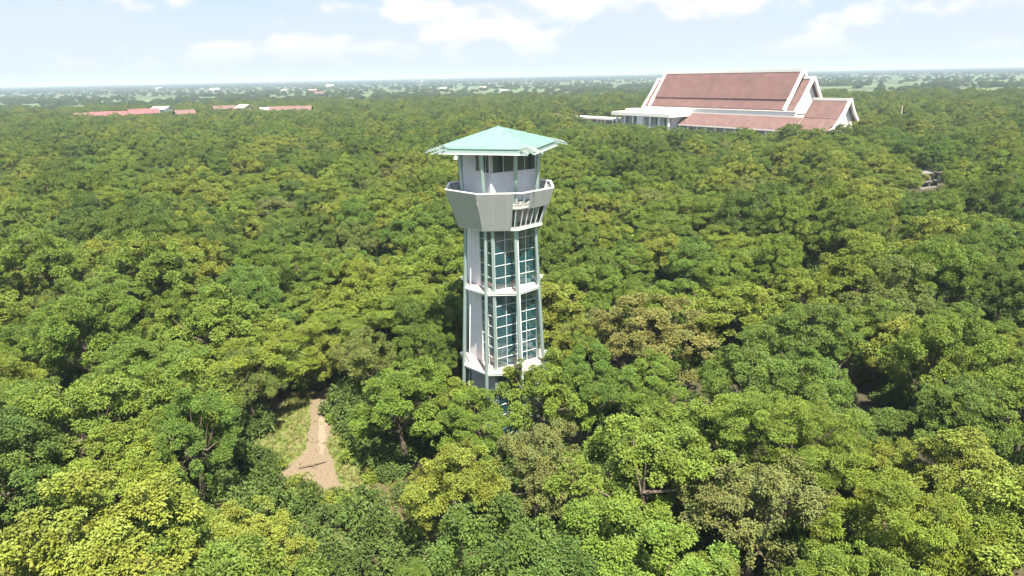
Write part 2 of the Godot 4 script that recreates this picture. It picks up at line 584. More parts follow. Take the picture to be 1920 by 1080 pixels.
func make_tower_roof(t: Node3D) -> void:
	var turn := deg_to_rad(-18.0)           # the front edge's right end comes nearer
	var hw := 3.7                        # half the side of the square
	var ye := 23.14
	var cut := 1.1                       # how much of each corner is cut off along the sides
	var rot := func(x: float, z: float) -> Vector2: return Vector2(x * cos(turn) + z * sin(turn), -x * sin(turn) + z * cos(turn))
	var apex := Vector3(0, 24.42, 0)
	var sq := [[-1, 1], [1, 1], [1, -1], [-1, -1]]
	var slope: float = (apex.y - ye) / hw
	var roof_root: MeshInstance3D = null
	for f in 4:
		# each sloping sheet: apex, hip cut left, eave left, eave right, hip cut right
		var c0: Array = sq[f]; var c1: Array = sq[(f + 1) % 4]
		var along := (Vector2(c1[0], c1[1]) - Vector2(c0[0], c0[1])) / 2.0
		var outw := (Vector2(c1[0], c1[1]) + Vector2(c0[0], c0[1])) / 2.0
		var pts := []
		var hip := hw - cut / 2.0
		for q in [[-hip, hip], [-(hw - cut), hw], [hw - cut, hw], [hip, hip]]:
			var w: Vector2 = along * q[0] + outw * q[1]
			var r: Vector2 = rot.call(w.x, w.y)
			pts.append(Vector3(r.x, ye + (hw - q[1]) * slope, r.y))
		var g := Geo.new()
		var dn := Vector3(0, -0.07, 0)
		g.tri(apex, pts[0], pts[1]); g.tri(apex, pts[1], pts[2]); g.tri(apex, pts[2], pts[3])
		g.tri(apex + dn, pts[1] + dn, pts[0] + dn); g.tri(apex + dn, pts[2] + dn, pts[1] + dn); g.tri(apex + dn, pts[3] + dn, pts[2] + dn)
		for q in 3: g.quad(pts[q] + dn, pts[q + 1] + dn, pts[q + 1], pts[q])
		var sheet := gpart("roof_sheet", g, mats.roof_green, t)
		if roof_root == null: roof_root = sheet
		# standing seams of the sheet
		for q in 9:
			var s := -hw + cut * 0.2 + (q + 0.5) * (2.0 * hw - cut * 0.4) / 9.0
			var z1 := minf(hw, 2.0 * hw - cut - absf(s)) 
			var z0 := absf(s) + 0.02
			if z1 - z0 < 0.3: continue
			var a2: Vector2 = along * s + outw * z0; var b2: Vector2 = along * s + outw * (z1 - 0.02)
			var ra: Vector2 = rot.call(a2.x, a2.y); var rb: Vector2 = rot.call(b2.x, b2.y)
			var sg := Geo.new()
			sg.bar(Vector3(ra.x, ye + (hw - z0) * slope + 0.012, ra.y), Vector3(rb.x, ye + (hw - z1) * slope + 0.012, rb.y), 0.04, 0.045)
			gpart("seam", sg, mats.roof_green, sheet)
		# edge beam under the eave, corner to corner
		var e0: Vector2 = along * -(hw - 0.36) + outw * (hw - 0.10); var e1: Vector2 = along * (hw - 0.36) + outw * (hw - 0.10)
		e0 = rot.call(e0.x, e0.y); e1 = rot.call(e1.x, e1.y)
		g = Geo.new()
		g.bar(v3(e0, 22.89), v3(e1, 22.89), 0.14, 0.30)
		var beam := gpart("edge_beam", g, mats.fascia, t)
		g = Geo.new()
		var o2: Vector2 = rot.call(outw.x, outw.y)
		g.bar(v3(e0 + o2 * 0.1, 22.74), v3(e1 + o2 * 0.1, 22.74), 0.05, 0.06)
		gpart("gutter", g, mats.frame_white, beam)
		# open lattice that carries the cut corner on, slat by slat, in the planes of the two sheets
		var diag := Vector2(c1[0], c1[1]).normalized()
		var across := Vector2(-diag.y, diag.x)
		var rho0: float = (hw - cut / 2.0) * sqrt(2.0)
		for q in 6:
			var rho: float = rho0 + 0.12 + q * 0.2
			g = Geo.new()
			for sd in [-1.0, 1.0]:
				var a3: Vector2 = diag * rho; var b3: Vector2 = diag * rho + across * 0.62 * sd
				var r0: Vector2 = rot.call(a3.x, a3.y); var r1: Vector2 = rot.call(b3.x, b3.y)
				g.bar(Vector3(r0.x, ye + (hw - rho / sqrt(2.0)) * slope, r0.y), Vector3(r1.x, ye + (hw - (rho + 0.62) / sqrt(2.0)) * slope, r1.y), 0.035, 0.045)
			gpart("lattice_slat", g, mats.lattice, beam)
		for sd in [-1.0, 0.0, 1.0]:
			g = Geo.new()
			var t0: float = absf(sd) * 0.60
			var a4: Vector2 = diag * (rho0 - 0.3) + across * 0.60 * sd
			var b4: Vector2 = diag * (rho0 + 1.2) + across * 0.60 * sd
			var r2: Vector2 = rot.call(a4.x, a4.y); var r3: Vector2 = rot.call(b4.x, b4.y)
			g.bar(Vector3(r2.x, ye - 0.1 + (hw - (rho0 - 0.3 + t0) / sqrt(2.0)) * slope, r2.y), Vector3(r3.x, ye - 0.1 + (hw - (rho0 + 1.2 + t0) / sqrt(2.0)) * slope, r3.y), 0.05, 0.07)
			gpart("lattice_arm", g, mats.fascia, beam)
	# ceiling under the roof
	var cg := Geo.new()
	var ring := []
	for q in sq: ring.append(rot.call(q[0] * (hw - 0.62), q[1] * (hw - 0.62)))
	cg.prism(ring, 22.93, 22.99)
	gpart("ceiling", cg, mats.concrete, t)
	var cap := Geo.new()
	cap.tube([Vector3(0, 24.36, 0), Vector3(0, 24.5, 0)], [0.12, 0.05], 8)
	gpart("roof_cap", cap, mats.roof_green, t)
	# floodlight hung from the front beam
	var lp: Vector2 = rot.call(-1.9, hw + 0.2)
	var lg := Geo.new()
	lg.box(v3(lp, 22.5) - Vector3(0.12, 0.1, 0.12), v3(lp, 22.5) + Vector3(0.12, 0.1, 0.12))
	lg.tube([v3(lp, 22.58), v3(lp, 22.75)], [0.03, 0.03], 6)
	gpart("floodlight", lg, mats.lamp_white, t)

# ---------------------------------------------------------------- the hall
func roof_slope(g: Geo, x0: float, x1: float, ya: float, za: float, yb: float, zb: float, thick := 0.25) -> void:
	# a sloping slab from the upper line (ya, za) to the lower line (yb, zb), between x0 and x1
	var s := signf(zb - za)
	var dn := Vector3(0, -thick, 0)
	var p := [Vector3(x0, yb, zb), Vector3(x1, yb, zb), Vector3(x1, ya, za), Vector3(x0, ya, za)]
	if s < 0: p = [p[3], p[2], p[1], p[0]]
	g.hexa([p[0] + dn, p[1] + dn, p[2] + dn, p[3] + dn, p[0], p[1], p[2], p[3]])

func make_hall() -> void:
	var t := thing("assembly_hall", "large hall with tiered red tiled gable roofs and white bargeboards", "building", Vector3(94.85, 0, -307.0), -atan2(0.83097623, 0.55630792))
	var zs := [1.0, -1.0]
	# walls
	boxpart("wall", Vector3(-34, 0, -9.2), Vector3(38.5, 12.9, 9.2), mats.trim_white, t)
	for z in zs:
		var g := Geo.new()
		roof_slope(g, -36, 36, 27.75, 0, 17.1, z * 7.3, 0.3)
		var up := gpart("upper_roof", g, mats.tile_red, t)
		g = Geo.new()
		roof_slope(g, -36, 36, 16.7, z * 7.15, 13.3, z * 10.0, 0.3)
		gpart("lower_roof", g, mats.tile_red, t)
		g = Geo.new()
		g.bar(Vector3(-36, 16.98, z * 7.45), Vector3(36, 16.98, z * 7.45), 0.16, 0.3)
		gpart("eave_board", g, mats.tile_pink, up)
		g = Geo.new()
		g.bar(Vector3(-36, 13.1, z * 10.1), Vector3(36, 13.1, z * 10.1), 0.16, 0.3)
		gpart("eave_board", g, mats.tile_pink, up)
		for e in [-1.0, 1.0]:
			# end tier, a little lower
			g = Geo.new()
			roof_slope(g, minf(e * 36.3, e * 40.6), maxf(e * 36.3, e * 40.6), 24.9, 0, 11.9, z * 10.0, 0.3)
			var end := gpart("end_roof", g, mats.tile_pink, t)
			for b in [[36.0, 27.9, 13.1, 10.2], [40.6, 25.1, 11.5, 10.3]]:
				var bg := Geo.new()
				bg.bar(Vector3(e * b[0], b[1], z * 0.1), Vector3(e * b[0], lerpf(b[1], b[2], 0.72), z * b[3] * 0.70), 0.9, 1.0)
				bg.bar(Vector3(e * b[0], lerpf(b[1], b[2], 0.70), z * b[3] * 0.705), Vector3(e * b[0], b[2], z * b[3]), 1.0, 1.1)
				gpart("bargeboard", bg, mats.trim_white, end)
	# ridge caps and gables
	boxpart("ridge_cap", Vector3(-36.3, 27.2, -0.6), Vector3(36.3, 28.35, 0.6), mats.trim_white, t)
	for e in [-1.0, 1.0]:
		boxpart("ridge_cap", Vector3(minf(e * 36.4, e * 41.0), 24.5, -0.55), Vector3(maxf(e * 36.4, e * 41.0), 25.5, 0.55), mats.trim_white, t)
		var g := Geo.new()
		var x: float = e * 38.4
		var a := Vector3(x, 24.4, 0); var b := Vector3(x, 11.6, 9.6); var c := Vector3(x, 11.6, -9.6)
		var th := Vector3(0.35 * e, 0, 0)
		g.tri(a + th, b + th, c + th); g.tri(a - th, c - th, b - th)
		g.quad(a - th, b - th, b + th, a + th); g.quad(c - th, a - th, a + th, c + th); g.quad(b - th, c - th, c + th, b + th)
		gpart("gable", g, mats.trim_white, t)
	# white parapet band and the low roof along the near side
	boxpart("parapet", Vector3(-40, 10.6, 10.25), Vector3(41.6, 12.6, 11.2), mats.trim_white, t)
	boxpart("parapet_cap", Vector3(-40.2, 12.6, 10.0), Vector3(41.9, 12.8, 11.4), mats.trim_white, t)
	boxpart("gutter_roof", Vector3(-40, 11.3, 9.2), Vector3(41.5, 11.5, 10.2), mats.tile_pink, t)
	var sk := Geo.new()
	roof_slope(sk, -17, 45.0, 10.8, 11.1, 6.2, 17.6, 0.3)
	var skirt := gpart("side_roof", sk, mats.tile_pink, t)
	boxpart("eave_board", Vector3(-17.1, 5.75, 17.5), Vector3(45.0, 6.15, 17.8), mats.trim_white, skirt)
	boxpart("side_wall", Vector3(-16, 0, 11.2), Vector3(44, 6.6, 13.0), mats.wall, t)
	for k in 13:
		var x := -15.5 + k * 4.9
		boxpart("pillar", Vector3(x - 0.35, 0, 16.4), Vector3(x + 0.35, 5.95, 17.1), mats.trim_white, t)
		boxpart("doorway", Vector3(x + 1.3, 0.1, 13.0), Vector3(x + 3.4, 4.4, 13.1), mats.door_wood, t)
	# porch at the right end: its own lower gable
	for z in zs:
		var g := Geo.new()
		roof_slope(g, 41.4, 56.4, 17.0, 0, 10.4, z * 5.4, 0.3)
		var pr := gpart("porch_roof", g, mats.tile_pink, t)
		g = Geo.new()
		roof_slope(g, 41.4, 56.4, 10.3, z * 5.3, 6.2, z * 10.4, 0.3)
		gpart("porch_lower_roof", g, mats.tile_pink, t)
		var prev := Vector3(56.4, 17.2, 0)
		for q in [[12.6, 3.0], [9.3, 6.2], [7.2, 8.6], [6.2, 10.6]]:
			var nx := Vector3(56.4, q[0], z * q[1])
			g = Geo.new()
			g.bar(prev, nx + (nx - prev).normalized() * 0.1, 0.9, 0.9)
			gpart("bargeboard", g, mats.trim_white, pr)
			prev = nx
		for k in 4:
			var x := 44.5 + k * 3.6
			boxpart("pillar", Vector3(x - 0.4, 0, z * 9.3 - 0.4), Vector3(x + 0.4, 6.3, z * 9.3 + 0.4), mats.cream, t)
	boxpart("porch_wall", Vector3(41.4, 0, -7.6), Vector3(53.5, 6.5, 7.6), mats.cream, t)
	for k in 3: boxpart("doorway", Vector3(45.2 + k * 2.9, 0.1, 7.6), Vector3(47.0 + k * 2.9, 5.2, 7.75), mats.door_wood, t)
	boxpart("ridge_cap", Vector3(41.4, 16.6, -0.5), Vector3(57.0, 17.5, 0.5), mats.trim_white, t)
	var pg := Geo.new()
	var fx := 54.6
	for s in [1.0, -1.0]:
		pg.tri(Vector3(fx, 16.6, 0), Vector3(fx, 10.0, s * 5.2), Vector3(fx, 10.0, 0))
		pg.quad(Vector3(fx, 10.0, 0), Vector3(fx, 10.0, s * 5.2), Vector3(fx, 6.0, s * 9.8), Vector3(fx, 6.0, 0))
	gpart("porch_gable", pg, mats.trim_white, t)
	for z in [-3.0, 3.0]: boxpart("pillar", Vector3(55.2, 0, z - 0.45), Vector3(56.0, 9.0, z + 0.45), mats.trim_white, t)
	# flat-roofed entrance wing in front of the far end
	var e := thing("entrance_wing", "white flat-roofed entrance wing with pillars beside the large red-roofed hall", "building", Vector3(94.85, 0, -307.0), t.rotation.y)
	boxpart("roof_slab", Vector3(-46, 9.4, 11.6), Vector3(-9, 10.9, 25.0), mats.trim_white, e)
	boxpart("upper_roof_slab", Vector3(-43, 10.9, 12.5), Vector3(-22, 12.0, 19.0), mats.trim_white, e)
	boxpart("wall", Vector3(-44, 0, 12.2), Vector3(-12, 9.4, 20.5), mats.wall, e)
	boxpart("wall", Vector3(-29.5, 0, 20.5), Vector3(-25.5, 9.4, 24.5), mats.trim_white, e)
	for k in 7:
		var x := -43.5 + k * 5.4
		if k == 3: continue
		boxpart("pillar", Vector3(x, 0, 23.6), Vector3(x + 0.8, 9.4, 24.4), mats.trim_white, e)
	for k in 6:
		boxpart("window", Vector3(-42.3 + k * 5.2, 2.0, 20.5), Vector3(-39.2 + k * 5.2, 8.4, 20.62), mats.pale_glass, e)
		boxpart("balustrade", Vector3(-42.5 + k * 5.2, 4.4, 24.0), Vector3(-39.0 + k * 5.2, 5.2, 24.15), mats.frame_white, e)
	# covered walk and round pavilions beyond
	var w := thing("covered_walkway", "white roofed covered walkway leading to the hall's entrance wing", "walkway", Vector3(94.85, 0, -307.0), t.rotation.y)
	boxpart("roof_slab", Vector3(-78, 6.6, 16.5), Vector3(-47, 7.5, 22.0), mats.trim_white, w)
	for k in 6: boxpart("pillar", Vector3(-77 + k * 5.6, 0, 21.0), Vector3(-76.4 + k * 5.6, 6.6, 21.6), mats.trim_white, w)
	var pv := thing("pavilion", "low round-edged pavilion with brown tiled roof and white rim near the hall", "pavilion", Vector3(94.85, 0, -307.0), t.rotation.y)
	var rg := Geo.new()
	var ring := []
	for k in 20: ring.append(Vector2(-92.0 + 14.0 * sin(TAU * k / 20), 22.0 + 11.0 * cos(TAU * k / 20)))
	rg.prism(ring, 6.0, 7.0)
	gpart("rim", rg, mats.trim_white, pv)
	rg = Geo.new()
	for k in 20:
		var a: Vector2 = ring[k].lerp(Vector2(-92, 22), 0.06); var b: Vector2 = ring[(k + 1) % 20].lerp(Vector2(-92, 22), 0.06)
		rg.tri(Vector3(a.x, 7.01, a.y), Vector3(b.x, 7.01, b.y), Vector3(-92, 8.4, 22))
	gpart("roof", rg, mats.tile_pink, pv)
	for k in 10:
		var p: Vector2 = ring[k * 2].lerp(Vector2(-92, 22), 0.12)
		boxpart("pillar", Vector3(p.x - 0.3, 0, p.y - 0.3), Vector3(p.x + 0.3, 6.0, p.y + 0.3), mats.trim_white, pv)

# ---------------------------------------------------------------- far buildings
func gable_house(called: String, label: String, at: Vector3, turn: float, l: float, w: float, hw: float, hr: float, roof: Material, wall: Material, group := "", windows := 0) -> void:
	var t := thing(called, label, "building", at, turn, group)
	if windows > 0: open_before.append(Vector3(at.x, l * 0.55 + 4.0, at.z))
	boxpart("wall", Vector3(-l / 2, 0, -w / 2), Vector3(l / 2, hw, w / 2), wall, t)
	var g := Geo.new()
	var ov := w * 0.1 + 0.3
	roof_slope(g, -l / 2 - ov, l / 2 + ov, hw + hr, 0, hw - 0.1, w / 2 + ov, 0.2)
	gpart("roof", g, roof, t)
	g = Geo.new()
	roof_slope(g, -l / 2 - ov, l / 2 + ov, hw + hr, 0, hw - 0.1, -w / 2 - ov, 0.2)
	gpart("roof", g, roof, t)
	for e in [-1.0, 1.0]:
		var gg := Geo.new()
		var x: float = e * (l / 2 - 0.05)
		gg.tri(Vector3(x, hw, w / 2), Vector3(x, hw, -w / 2), Vector3(x, hw + hr - 0.2, 0))
		gpart("gable", gg, wall, t)
	for k in windows:
		var x := -l / 2 + (k + 0.5) * l / windows
		boxpart("window", Vector3(x - 0.9, hw * 0.3, w / 2), Vector3(x + 0.9, hw * 0.8, w / 2 + 0.08), mats.pale_glass, t)

func far_spot(px: float, py: float, h: float) -> Vector3:
	var p := on_plane(px, py, h)      # the pixel of a roof whose height is h
	return Vector3(p.x, 0, p.z)

func make_far_buildings() -> void:
	# school-like blocks with long roofs, standing above the trees on the left
	gable_house("long_building", "long low building with faded magenta roof rising above the trees", far_spot(228, 208, 9.5), 0.25, 38, 10, 6.4, 3.1, mats.tile_magenta, mats.cream, "", 10)
	gable_house("long_building", "low dusty-pink roofed wing at the end of the magenta-roofed building", far_spot(172, 211, 8.5), 0.55, 20, 9, 6.0, 2.6, mats.tile_pink, mats.cream, "", 6)
	gable_house("long_building", "taller pink-roofed block behind the long magenta roof", far_spot(268, 204, 10.5), 0.6, 17, 11, 7.4, 3.2, mats.tile_magenta, mats.cream, "", 5)
	gable_house("house", "white-walled block with grey roof beside the magenta-roofed buildings", far_spot(303, 199, 10.5), -0.3, 13, 9, 8.3, 2.2, mats.concrete, mats.trim_white, "", 4)
	gable_house("house", "small white block with pink roof next to the grey-roofed one", far_spot(345, 206, 9.5), 0.7, 11, 9, 7.2, 2.4, mats.tile_pink, mats.trim_white, "", 3)
	gable_house("long_building", "long tan building with brownish roof beyond the wood", far_spot(430, 198, 9.6), 0.5, 22, 10, 6.8, 3.0, mats.tile_pink, mats.cream, "", 7)
	gable_house("house", "tall tan house at the end of the long tan building", far_spot(458, 196, 10.6), -0.5, 8, 9, 8.4, 2.4, mats.cream, mats.cream, "", 2)
	gable_house("long_building", "long building with orange-pink roof and white ends beyond the wood", far_spot(545, 199, 9.6), 0.1, 28, 10, 6.8, 2.9, mats.tile_pink, mats.trim_white, "", 9)
	gable_house("house", "small white house before the long orange-pink roof", far_spot(500, 201, 8.6), 0.7, 9, 8, 6.4, 2.2, mats.trim_white, mats.trim_white, "", 2)
	# distant white sheds on the plain
	for s in [[300, 165, 34.0], [404, 167, 30.0], [618, 160, 26.0], [795, 153, 30.0], [832, 166, 12.0]]:
		gable_house("white_shed", "white shed standing on the distant plain", far_spot(s[0], s[1], 5.0), rng.randf_range(-0.4, 0.4), s[2], s[2] * 0.4, 5.0, 2.5, mats.trim_white, mats.trim_white, "white sheds on the distant plain")
	for k in 8:
		var px := rng.randf_range(440, 640) if k < 4 else rng.randf_range(800, 960)
		var py := rng.randf_range(168, 176) - (px - 440) * 0.012
		gable_house("village_house", "small village house among trees on the plain", far_spot(px, py, 6.0), rng.randf_range(-1, 1), rng.randf_range(9, 16), 8, 4.5, 2.6, [mats.concrete, mats.tile_red, mats.tile_pink, mats.cream][k % 4], mats.cream, "houses of the distant village")
	# concrete shelter in a gap of the wood on the right
	var at := on_plane(1722, 350, 0.0)
	var t := thing("concrete_shelter", "grey concrete shelter with two flat slabs in a gap between trees", "shelter", Vector3(at.x, 0, at.z), 0.5)
	boxpart("roof_slab", Vector3(-4, 3.5, -3), Vector3(4, 3.8, 3), mats.old_concrete, t)
	boxpart("floor_slab", Vector3(-3.7, 1.5, -2.8), Vector3(3.7, 1.75, 2.8), mats.old_concrete, t)
	boxpart("base", Vector3(-4.2, 0, -3.2), Vector3(4.2, 0.3, 3.2), mats.old_concrete, t)
	for x in [-3.4, 0.0, 3.4]:
		for z in [-2.4, 2.4]:
			boxpart("pillar", Vector3(x - 0.2, 0.3, z - 0.2), Vector3(x + 0.2, 1.5, z + 0.2), mats.old_concrete, t)
			boxpart("pillar", Vector3(x - 0.2, 1.75, z - 0.2), Vector3(x + 0.2, 3.5, z + 0.2), mats.old_concrete, t)
	# pale mast and small white house right of the hall
	var mp := far_spot(1686, 240, 3.0)
	var mt := thing("mast", "slender pale mast rising from the trees right of the hall", "mast", mp)
	var g := Geo.new()
	g.tube([Vector3.ZERO, Vector3(0, 12.5, 0)], [0.36, 0.22], 8)
	gpart("pole", g, mats.cream, mt)
	boxpart("footing", Vector3(-0.9, 0, -0.9), Vector3(0.9, 0.5, 0.9), mats.concrete, mt)
	gable_house("house", "small house with white gable half hidden in trees right of the mast", far_spot(1760, 243, 7.0), 1.1, 9, 7, 5.2, 2.6, mats.tile_pink, mats.trim_white, "", 0)

# ---------------------------------------------------------------- trees
class Kind:
	var crowns := []        # ArrayMesh, full detail
	var trunks := []
	var tints := []         # materials of the crown
	var cols := []          # linear colours of the same
	var label := ""
	var called := ""

func leaf_mat(col: Color) -> StandardMaterial3D:
	var m := StandardMaterial3D.new()
	m.albedo_color = col.linear_to_srgb()
	m.vertex_color_use_as_albedo = true
	m.roughness = 0.55
	m.metallic_specular = 0.35
	m.backlight = Color(0.72, 0.76, 0.34)
	m.cull_mode = BaseMaterial3D.CULL_DISABLED
	return m

func make_crown(r: RandomNumberGenerator, p: Dictionary) -> Array:
	# leaves round small puffs, puffs on the outside of overlapping lobes; returns [Geo of leaves, lobes]
	var g := Geo.new()
	var lobes := []
	var nl: int = p.lobes
	for k in nl:
		var a := TAU * k * 0.618 + r.randf_range(-0.45, 0.45)
		var rad: float = p.r * (0.05 if k == 0 else r.randf_range(0.28, 0.76))
		var lr: float = p.r * p.lobe * r.randf_range(0.6, 1.28)
		var up: float = p.y + p.h * (r.randf_range(0.55, 0.7) if k == 0 else r.randf_range(0.0, 0.80) * (1.0 - 0.45 * rad / p.r))
		lobes.append([Vector3(cos(a) * rad, up, sin(a) * rad), lr, lr * p.flat * r.randf_range(0.8, 1.15)])
	var area := 0.0
	for l in lobes: area += l[1] * l[1]
	var cols := PackedColorArray()
	for l in lobes:
		var cnt := int(p.puffs * l[1] * l[1] / area)
		for q in cnt:
			var ct := r.randf_range(-0.75, 1.0)
			var a := r.randf() * TAU
			var st := sqrt(1.0 - ct * ct)
			var nrm := Vector3(cos(a) * st, ct, sin(a) * st)
			var depth := r.randf_range(0.60, 1.12) + 0.22 * pow(r.randf(), 5.0)
			var c: Vector3 = l[0] + Vector3(nrm.x * l[1], nrm.y * l[2], nrm.z * l[1]) * depth
			var inside := false
			for o in lobes:
				if o == l: continue
				var e: Vector3 = c - o[0]
				if Vector2(Vector2(e.x, e.z).length() / o[1], e.y / o[2]).length() < 0.72:
					inside = true
					break
			if inside: continue
			var pr: float = p.puff * lerpf(0.5, 1.4, pow(r.randf(), 1.3))
			var flat: float = p.tuft
			var tone := r.randf_range(0.66, 1.0)
			var warm := r.randf_range(-0.06, 0.06)
			var axis := (nrm + Vector3(0, 0.45, 0)).normalized()
			var nleaf := int(p.leaves * pr * pr / (p.puff * p.puff))
			for k in nleaf:
				var u := Vector3(r.randfn(), r.randfn(), r.randfn()).normalized()
				if u.dot(axis) < -0.25: u = u - axis * (2.0 * u.dot(axis))
				var s := c + Vector3(u.x, u.y * flat, u.z) * pr * r.randf_range(0.45, 1.0)
				var jit := Vector3(r.randf_range(-1, 1), r.randf_range(-1, 1), r.randf_range(-1, 1))
				var dir := (u * 0.9 + jit * 0.75 - Vector3(0, p.droop, 0)).normalized()
				var face := (u + axis * 0.6 + Vector3(0, p.upright, 0) + jit.cross(u) * 0.5).normalized()
				var side := dir.cross(face).normalized()
				face = side.cross(dir)
				var len: float = p.leaf * r.randf_range(0.65, 1.25)
				var wid: float = p.width * r.randf_range(0.75, 1.25) * 0.5
				side *= wid
				var lift := face * wid * 0.4
				var m := s + dir * len * 0.45
				var tip := s + dir * len - Vector3(0, len * 0.18, 0)
				var i0 := g.v.size()
				g.v.append(s); g.v.append(m + side + lift); g.v.append(tip); g.v.append(m - side + lift)
				g.i.append(i0); g.i.append(i0 + 2); g.i.append(i0 + 1)
				g.i.append(i0); g.i.append(i0 + 3); g.i.append(i0 + 2)
				var v := tone * r.randf_range(0.82, 1.0)
				var col := Color(v * (0.93 + warm), v * 0.96, v * (0.93 - warm))
				for z in 4: cols.append(col)
	g.c = cols
	return [g, lobes]

func make_trunk(r: RandomNumberGenerator, p: Dictionary, lobes: Array) -> Geo:
	var g := Geo.new()
	var top: float = p.y + p.h * 0.25
	var lean := Vector3(r.randf_range(-0.5, 0.5), 0, r.randf_range(-0.5, 0.5))
	var pts := []
	var rad := []
	for k in 6:
		var f := k / 5.0
		pts.append(Vector3(lean.x * f * f, top * f - 0.1, lean.z * f * f))
		rad.append(lerpf(0.24, 0.05, f) + (0.10 if k == 0 else 0.0))
	g.tube(pts, rad, 7)
	for l in lobes:
		var e: Vector3 = l[0]
		var a: Vector3 = (pts[3] as Vector3).lerp(pts[5], r.randf())
		var mid := a.lerp(e, 0.5) + Vector3(0, -0.35, 0)
		g.tube([a, mid, e], [0.10, 0.06, 0.02], 5)
	return g

func make_kinds() -> Array:
	var specs := [
		{called = "broadleaf_tree", label = "yellow-green tree with loose leaf tufts", r = 3.6, y = 3.7, h = 5.6, lobes = 12, lobe = 0.37, flat = 0.82, puffs = 210, puff = 0.475, tuft = 0.75, leaves = 221, leaf = 0.142, width = 0.092, droop = 0.12, upright = 0.5,
			tints = [Vector3(0.187, 0.236, 0.030), Vector3(0.159, 0.220, 0.030), Vector3(0.213, 0.246, 0.035)]},
		{called = "rounded_tree", label = "fresh green tree with dense rounded crown", r = 3.4, y = 3.6, h = 5.4, lobes = 11, lobe = 0.39, flat = 0.88, puffs = 215, puff = 0.437, tuft = 0.8, leaves = 288, leaf = 0.107, width = 0.069, droop = 0.08, upright = 0.5,
			tints = [Vector3(0.140, 0.212, 0.028), Vector3(0.115, 0.190, 0.030), Vector3(0.163, 0.228, 0.030)]},
		{called = "feathery_tree", label = "bright green tree with soft feathery foliage", r = 3.8, y = 3.6, h = 4.9, lobes = 13, lobe = 0.35, flat = 0.66, puffs = 230, puff = 0.494, tuft = 0.45, leaves = 327, leaf = 0.118, width = 0.044, droop = 0.04, upright = 1.0,
			tints = [Vector3(0.174, 0.236, 0.032), Vector3(0.194, 0.244, 0.030), Vector3(0.145, 0.216, 0.032)]},
		{called = "dark_tree", label = "dark green tree with thick crown", r = 3.3, y = 3.7, h = 5.8, lobes = 11, lobe = 0.38, flat = 0.95, puffs = 210, puff = 0.437, tuft = 0.8, leaves = 262, leaf = 0.118, width = 0.072, droop = 0.12, upright = 0.3,
			tints = [Vector3(0.113, 0.168, 0.026), Vector3(0.130, 0.183, 0.026), Vector3(0.099, 0.154, 0.028)]},
		{called = "sparse_tree", label = "olive-brown tree with thin patchy foliage", r = 3.3, y = 3.7, h = 5.2, lobes = 12, lobe = 0.34, flat = 0.82, puffs = 170, puff = 0.437, tuft = 0.75, leaves = 188, leaf = 0.124, width = 0.076, droop = 0.15, upright = 0.3,
			tints = [Vector3(0.159, 0.190, 0.044), Vector3(0.143, 0.182, 0.040), Vector3(0.171, 0.188, 0.055)]},
	]
	var out := []
	var r := RandomNumberGenerator.new()
	r.seed = 4242
	for sp in specs:
		var k := Kind.new()
		k.called = sp.called
		k.label = sp.label
		for v in 3:
			var q: Dictionary = sp.duplicate()
			q.h = sp.h * r.randf_range(0.85, 1.2)
			q.r = sp.r * r.randf_range(0.92, 1.08)
			q.lobes = sp.lobes + v - 1
			var cr := make_crown(r, q)
			k.crowns.append(cr[0].mesh())
			k.trunks.append(make_trunk(r, q, cr[1]).mesh())
		for tn in sp.tints:
			k.cols.append(Color(tn.x, tn.y, tn.z))
			k.tints.append(leaf_mat(Color(tn.x, tn.y, tn.z) * 1.1))
		out.append(k)
	return out

var kinds := []
var shown: Array = []          # points of the photograph that no crown may hide
var open_before: Array = []    # buildings seen over low growth: x, half width, z

func hides(x: float, z: float, r: float, h: float) -> bool:
	var c := Vector3(x, h * 0.66, z)
	var s := Vector3(1.0 / r, 1.0 / (h * 0.36), 1.0 / r)
	for p: Vector3 in shown:
		if Vector2(p.x, p.z).length() < Vector2(x, z).length() - r: continue
		var a := (cam_at - c) * s
		var b := (p - c) * s
		var d := b - a
		var f := clampf(-a.dot(d) / d.length_squared(), 0.0, 1.0)
		if (a + d * f).length() < 0.92: return true
	return false

func zone_of(p: Vector3) -> String:
	var tower := Vector3(-0.78, 0, -52)
	if p.distance_to(tower) < 8.5: return "at the tower's foot"
	if p.distance_to(Vector3(-14.5, 0, -48)) < 11.5: return "edging the dirt clearing"
	if p.distance_to(tower) < 20.0: return "in the ring round the tower"
	if absf(p.x - 31.0) < 6.5 and p.z > -76 and p.z < -30: return "lining the dark canopy gap"
	if p.z < -52:
		if p.x > 10: return "towards the red-roofed hall"
		if p.x < -12: return "towards the magenta-roofed block"
		return "in woods behind the tower"
	if p.x > 3: return "between clearing and dark canopy gap" if p.x < 24 else "beyond the dark canopy gap"
	return "beyond the clearing from the tower" if p.x < -20 else "before the dirt clearing"

func plant(kind: int, variant: int, tint: int, at: Vector3, scale_: Vector3, turn: float, label := "") -> void:
	var k: Kind = kinds[kind]
	var tone: String = (["", "slightly lighter ", "deepest "] if kind == 3 else ["", "deep-toned ", "pale "])[tint]
	tone = ("small " if scale_.x < 0.78 else "spreading " if scale_.x > 1.25 else "") + tone
	var lb := label if label != "" else tone + k.label + " " + zone_of(at)
	var t := thing(k.called, lb, "tree", at, turn, "trees of the wood")
	t.scale = scale_
	part("trunk", k.trunks[variant], mats.bark, t)
	part("crown", k.crowns[variant], k.tints[tint], t)

